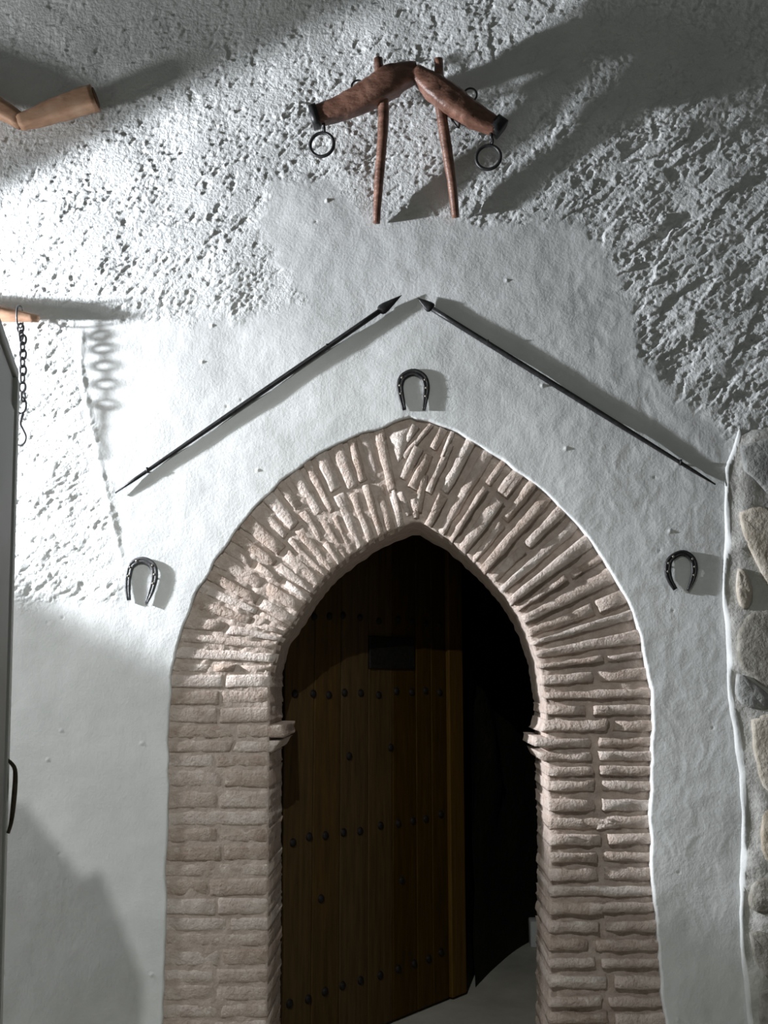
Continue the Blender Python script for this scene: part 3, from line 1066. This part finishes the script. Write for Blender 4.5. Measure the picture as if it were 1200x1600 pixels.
hk = catmull([tuple(P(x, y, BD)) for x, y in ((36, 646), (33, 655), (32, 664), (36, 672), (40, 681), (39, 690), (33, 696), (26, 694))], 30)
v, f = loft([Vector(p) for p in hk], [w(2.8, BD) * (1 - 0.5 * i / 29) for i in range(30)], 8)
recalc(obj('hook', v, f, 'steel', chain))

# ------------------------------------------------------------------ spears
def spear(tail, neck, tip, head_w, label, d0, d1):
    """tail, neck and tip in pixels; d0, d1 distance of tail and tip from the wall"""
    A, B, T = P(*tail, d0), P(*neck, d1), P(*tip, d1)
    root = empty('spear', A)
    tag(root, label, 'spear', 'iron spears over the arch')
    n = 14
    pth = [A.lerp(B, i / (n - 1)) for i in range(n)]
    rad = [w(1.2, d0)] + [w(2.6 + 1.8 * min(1, i / 6), d0) for i in range(1, n)]
    v, f = loft(pth, rad, 10)
    recalc(obj('shaft', v, f, 'iron', root))
    ax = (T - B)
    prof = [(-0.06, 0.28), (0.0, 0.45), (0.06, 0.85), (0.14, 1.0), (0.3, 0.92), (0.55, 0.62), (0.8, 0.28), (1.0, 0.03)]
    v, f = loft([B + ax * t for t, _ in prof], [(w(head_w) * 0.45 * r, w(head_w) * r) for _, r in prof], 12, up=(0, 1, 0))
    recalc(obj('spear_head', v, f, 'iron', root))
    for t in (0.12, 0.8):
        p = A.lerp(B, t)
        qd = Vector((p.x, 0.015, p.z)); top_ = p + Vector((0, 0, w(7)))
        v, f = loft([qd, Vector((p.x, p.y - 0.004, p.z - w(3))), Vector((p.x, p.y - 0.008, p.z + w(5)))], w(1.8), 8)
        recalc(obj('nail', v, f, 'iron', root))
    return root


spear((180, 770), (592, 487), (628, 461), 9.5, 'black iron spear on the left slope above the arch, pointing up right', -0.010, -0.013)
spear((1118, 757), (676, 483), (652, 465), 9.5, 'black iron spear on the right slope above the arch, pointing up left', -0.011, -0.012)


# ------------------------------------------------------------------ horseshoes
def horseshoe(outline, widths, off, label, nails, mat):
    c = catmull(outline, 34)
    s = np.linspace(0, 1, 34)
    wd = np.interp(s, np.linspace(0, 1, len(widths)), widths)
    base = P(*outline[len(outline) // 2])
    root = empty('horseshoe', (base.x, 0, P(*outline[0]).z))
    tag(root, label, 'horseshoe', 'horseshoes on the wall round the arch')
    yb, yf = -off, -off - 0.008
    V, Fc = [], []
    for i in range(34):
        t = c[min(i + 1, 33)] - c[max(i - 1, 0)]
        t = t / np.linalg.norm(t)
        n = np.array([-t[1], t[0]])
        for k, (s_, d_) in enumerate(((-.5, yb), (-.5, yf + .003), (-.36, yf), (-.08, yf), (0, yf + .003), (.08, yf), (.36, yf), (.5, yf + .003), (.5, yb))):
            p2 = c[i] + n * s_ * wd[i]
            p = P(p2[0], p2[1], -off); p.y = d_
            V.append(p)
    for i in range(33):
        for k in range(9):
            a, b = i * 9 + k, i * 9 + (k + 1) % 9
            Fc.append((a, b, b + 9, a + 9))
    Fc.append(tuple(range(9))); Fc.append(tuple(33 * 9 + k for k in range(9)))
    recalc(obj('shoe_bar', V, Fc, mat, root))
    for i in nails:
        p = P(c[i][0], c[i][1], -off); p.y = yf + 0.002
        v, f = dome(p, w(2.6), (0, -1, 0), 8, 0.8)
        obj('nail', v, f, 'nail', root)
        p = Vector((p.x, 0, p.z))
    for i in (9, 24):
        p = P(c[i][0], c[i][1], -off)
        v, f = loft([Vector((p.x, 0.012, p.z)), Vector((p.x, yb - 0.002, p.z))], w(1.6), 8)
        recalc(obj('peg', v, f, 'iron', root))


horseshoe([(632, 641), (627, 620), (625, 602), (630, 589), (646, 582), (661, 589), (666, 603), (665, 621), (662, 641)], [6, 9, 10, 11, 11, 11, 10, 8, 5],
          0.004, 'black horseshoe hanging just above the crown of the arch', (6, 9, 12, 22, 25, 28), 'iron')
horseshoe([(202, 938), (200, 922), (201, 900), (207, 882), (223, 875), (238, 882), (242, 899), (237, 922), (229, 943)], [6, 9, 9.5, 10, 10, 10.5, 10.5, 9, 4],
          0.005, 'grey horseshoe at the left of the arch on bright plaster', (8, 11, 14, 20, 23, 26), 'steel')
horseshoe([(1055, 921), (1046, 905), (1043, 888), (1048, 873), (1066, 864), (1081, 873), (1085, 890), (1081, 908), (1074, 923)], [7, 9, 11, 10, 9, 10, 10, 8, 3],
          0.005, 'black horseshoe at the right of the arch beside the stone pillar', (7, 10, 13, 21, 24, 27), 'iron')

# ------------------------------------------------------------------ tall pale cabinet at the left edge
FD = 1.75                                            # distance of its rear edge from the camera
y_f = FD - 3.3
e = P(27.5, 590, y_f)
zt = 2.055
cab = empty('tall_cabinet', (e.x, y_f, 0))
tag(cab, 'tall pale grey painted cabinet at the left edge of the picture', 'cabinet')
ldir = Vector((0.075, -0.262, 0)).normalized()
lnor = Vector((-ldir.y, ldir.x, 0))                  # faces right, towards the doorway
if lnor.x < 0:
    lnor = -lnor


def lbox(name, s0, s1, o0, o1, h0, h1, mat, bev, parent=None):
    v, f = box(s0, s1, o0, o1, h0, h1, bev)
    v = [Vector((e.x + 0.034 * (zt - p.z), y_f, 0)) + ldir * p.x + lnor * p.y + Vector((0, 0, p.z)) for p in v]     # a little out of plumb
    return recalc(obj(name, v, f, mat, cab, smooth=False))


CW = 0.62
lbox('body', 0.012, 0.63, -CW, -0.004, 0.06, zt - 0.02, 'paint', 0.004)
lbox('plinth', 0.03, 0.61, -CW + 0.02, -0.03, 0.0, 0.06, 'paint', 0.002)
lbox('top_board', 0.004, 0.64, -CW - 0.006, 0.002, zt - 0.02, zt, 'paint', 0.003)
lbox('rear_edge_strip', 0.0, 0.034, -0.03, 0.004, 0.06, zt - 0.02, 'paint_edge', 0.002)
lbox('side_panel', 0.07, 0.58, -0.005, 0.003, 0.16, zt - 0.09, 'paint', 0.003)
for a, b in ((-CW + 0.004, -CW / 2 - 0.002), (-CW / 2 + 0.002, -0.008)):
    lbox('front_door', 0.63, 0.65, a, b, 0.07, zt - 0.03, 'paint', 0.003)


def lpt(px, py, out):
    p = P(px, py, y_f + 0.0)
    return Vector((p.x, y_f - 0.02, p.z)) + lnor * out


hp = catmull([tuple(lpt(x, y, 0)) for x, y in ((19, 1186), (24, 1190), (30, 1199), (31, 1215), (29, 1245), (25, 1280), (20, 1299))], 24)
hw = [w(2.5, y_f) + w(1.4, y_f) * math.sin(math.pi * i / 23) for i in range(24)]
v1 = loft([Vector(p) for p in hp], hw, 10)
hp2 = catmull([tuple(lpt(x, y, 0)) for x, y in ((18, 1196), (18, 1230), (15, 1270), (13, 1322))], 18)
v2 = loft([Vector(p) for p in hp2], w(2.2, y_f), 8)
v, f = merge(v1, v2)
recalc(obj('side_handle', v, f, 'bronze', cab))
v, f = dome(lpt(15, 1101, 0.002), w(3.2, y_f), lnor + Vector((0, -0.6, 0)), 10, 0.6)
obj('screw_head', v, f, 'nail', cab)

# added unseen board on the cabinet, outlined to cast the stepped shadow low at left
y0, y1 = -2.155, -2.125
prof = [(-0.95, zt), (-0.556, zt), (-0.548, 2.44), (-0.581, 2.511), (-0.594, 2.506), (-0.635, 2.555), (-0.87, 2.555), (-0.95, 2.47)]
V = [Vector((x, y, z)) for y in (y0, y1) for x, z in prof]
n = len(prof)
Fc = [tuple(range(n)), tuple(range(2 * n - 1, n - 1, -1))] + [(k, (k + 1) % n, n + (k + 1) % n, n + k) for k in range(n)]
board = empty('shadow_board', (-0.75, -2.14, zt))
tag(board, 'added dark board on the pale cabinet, out of view, shaped to cast the stepped shadow', 'board')
recalc(obj('panel', V, Fc, 'stud', board, smooth=False))
v, f = box(-0.93, -0.57, y0 - 0.012, y0, zt + 0.02, zt + 0.06, 0.003)
recalc(obj('rail', v, f, 'stud', board, smooth=False))
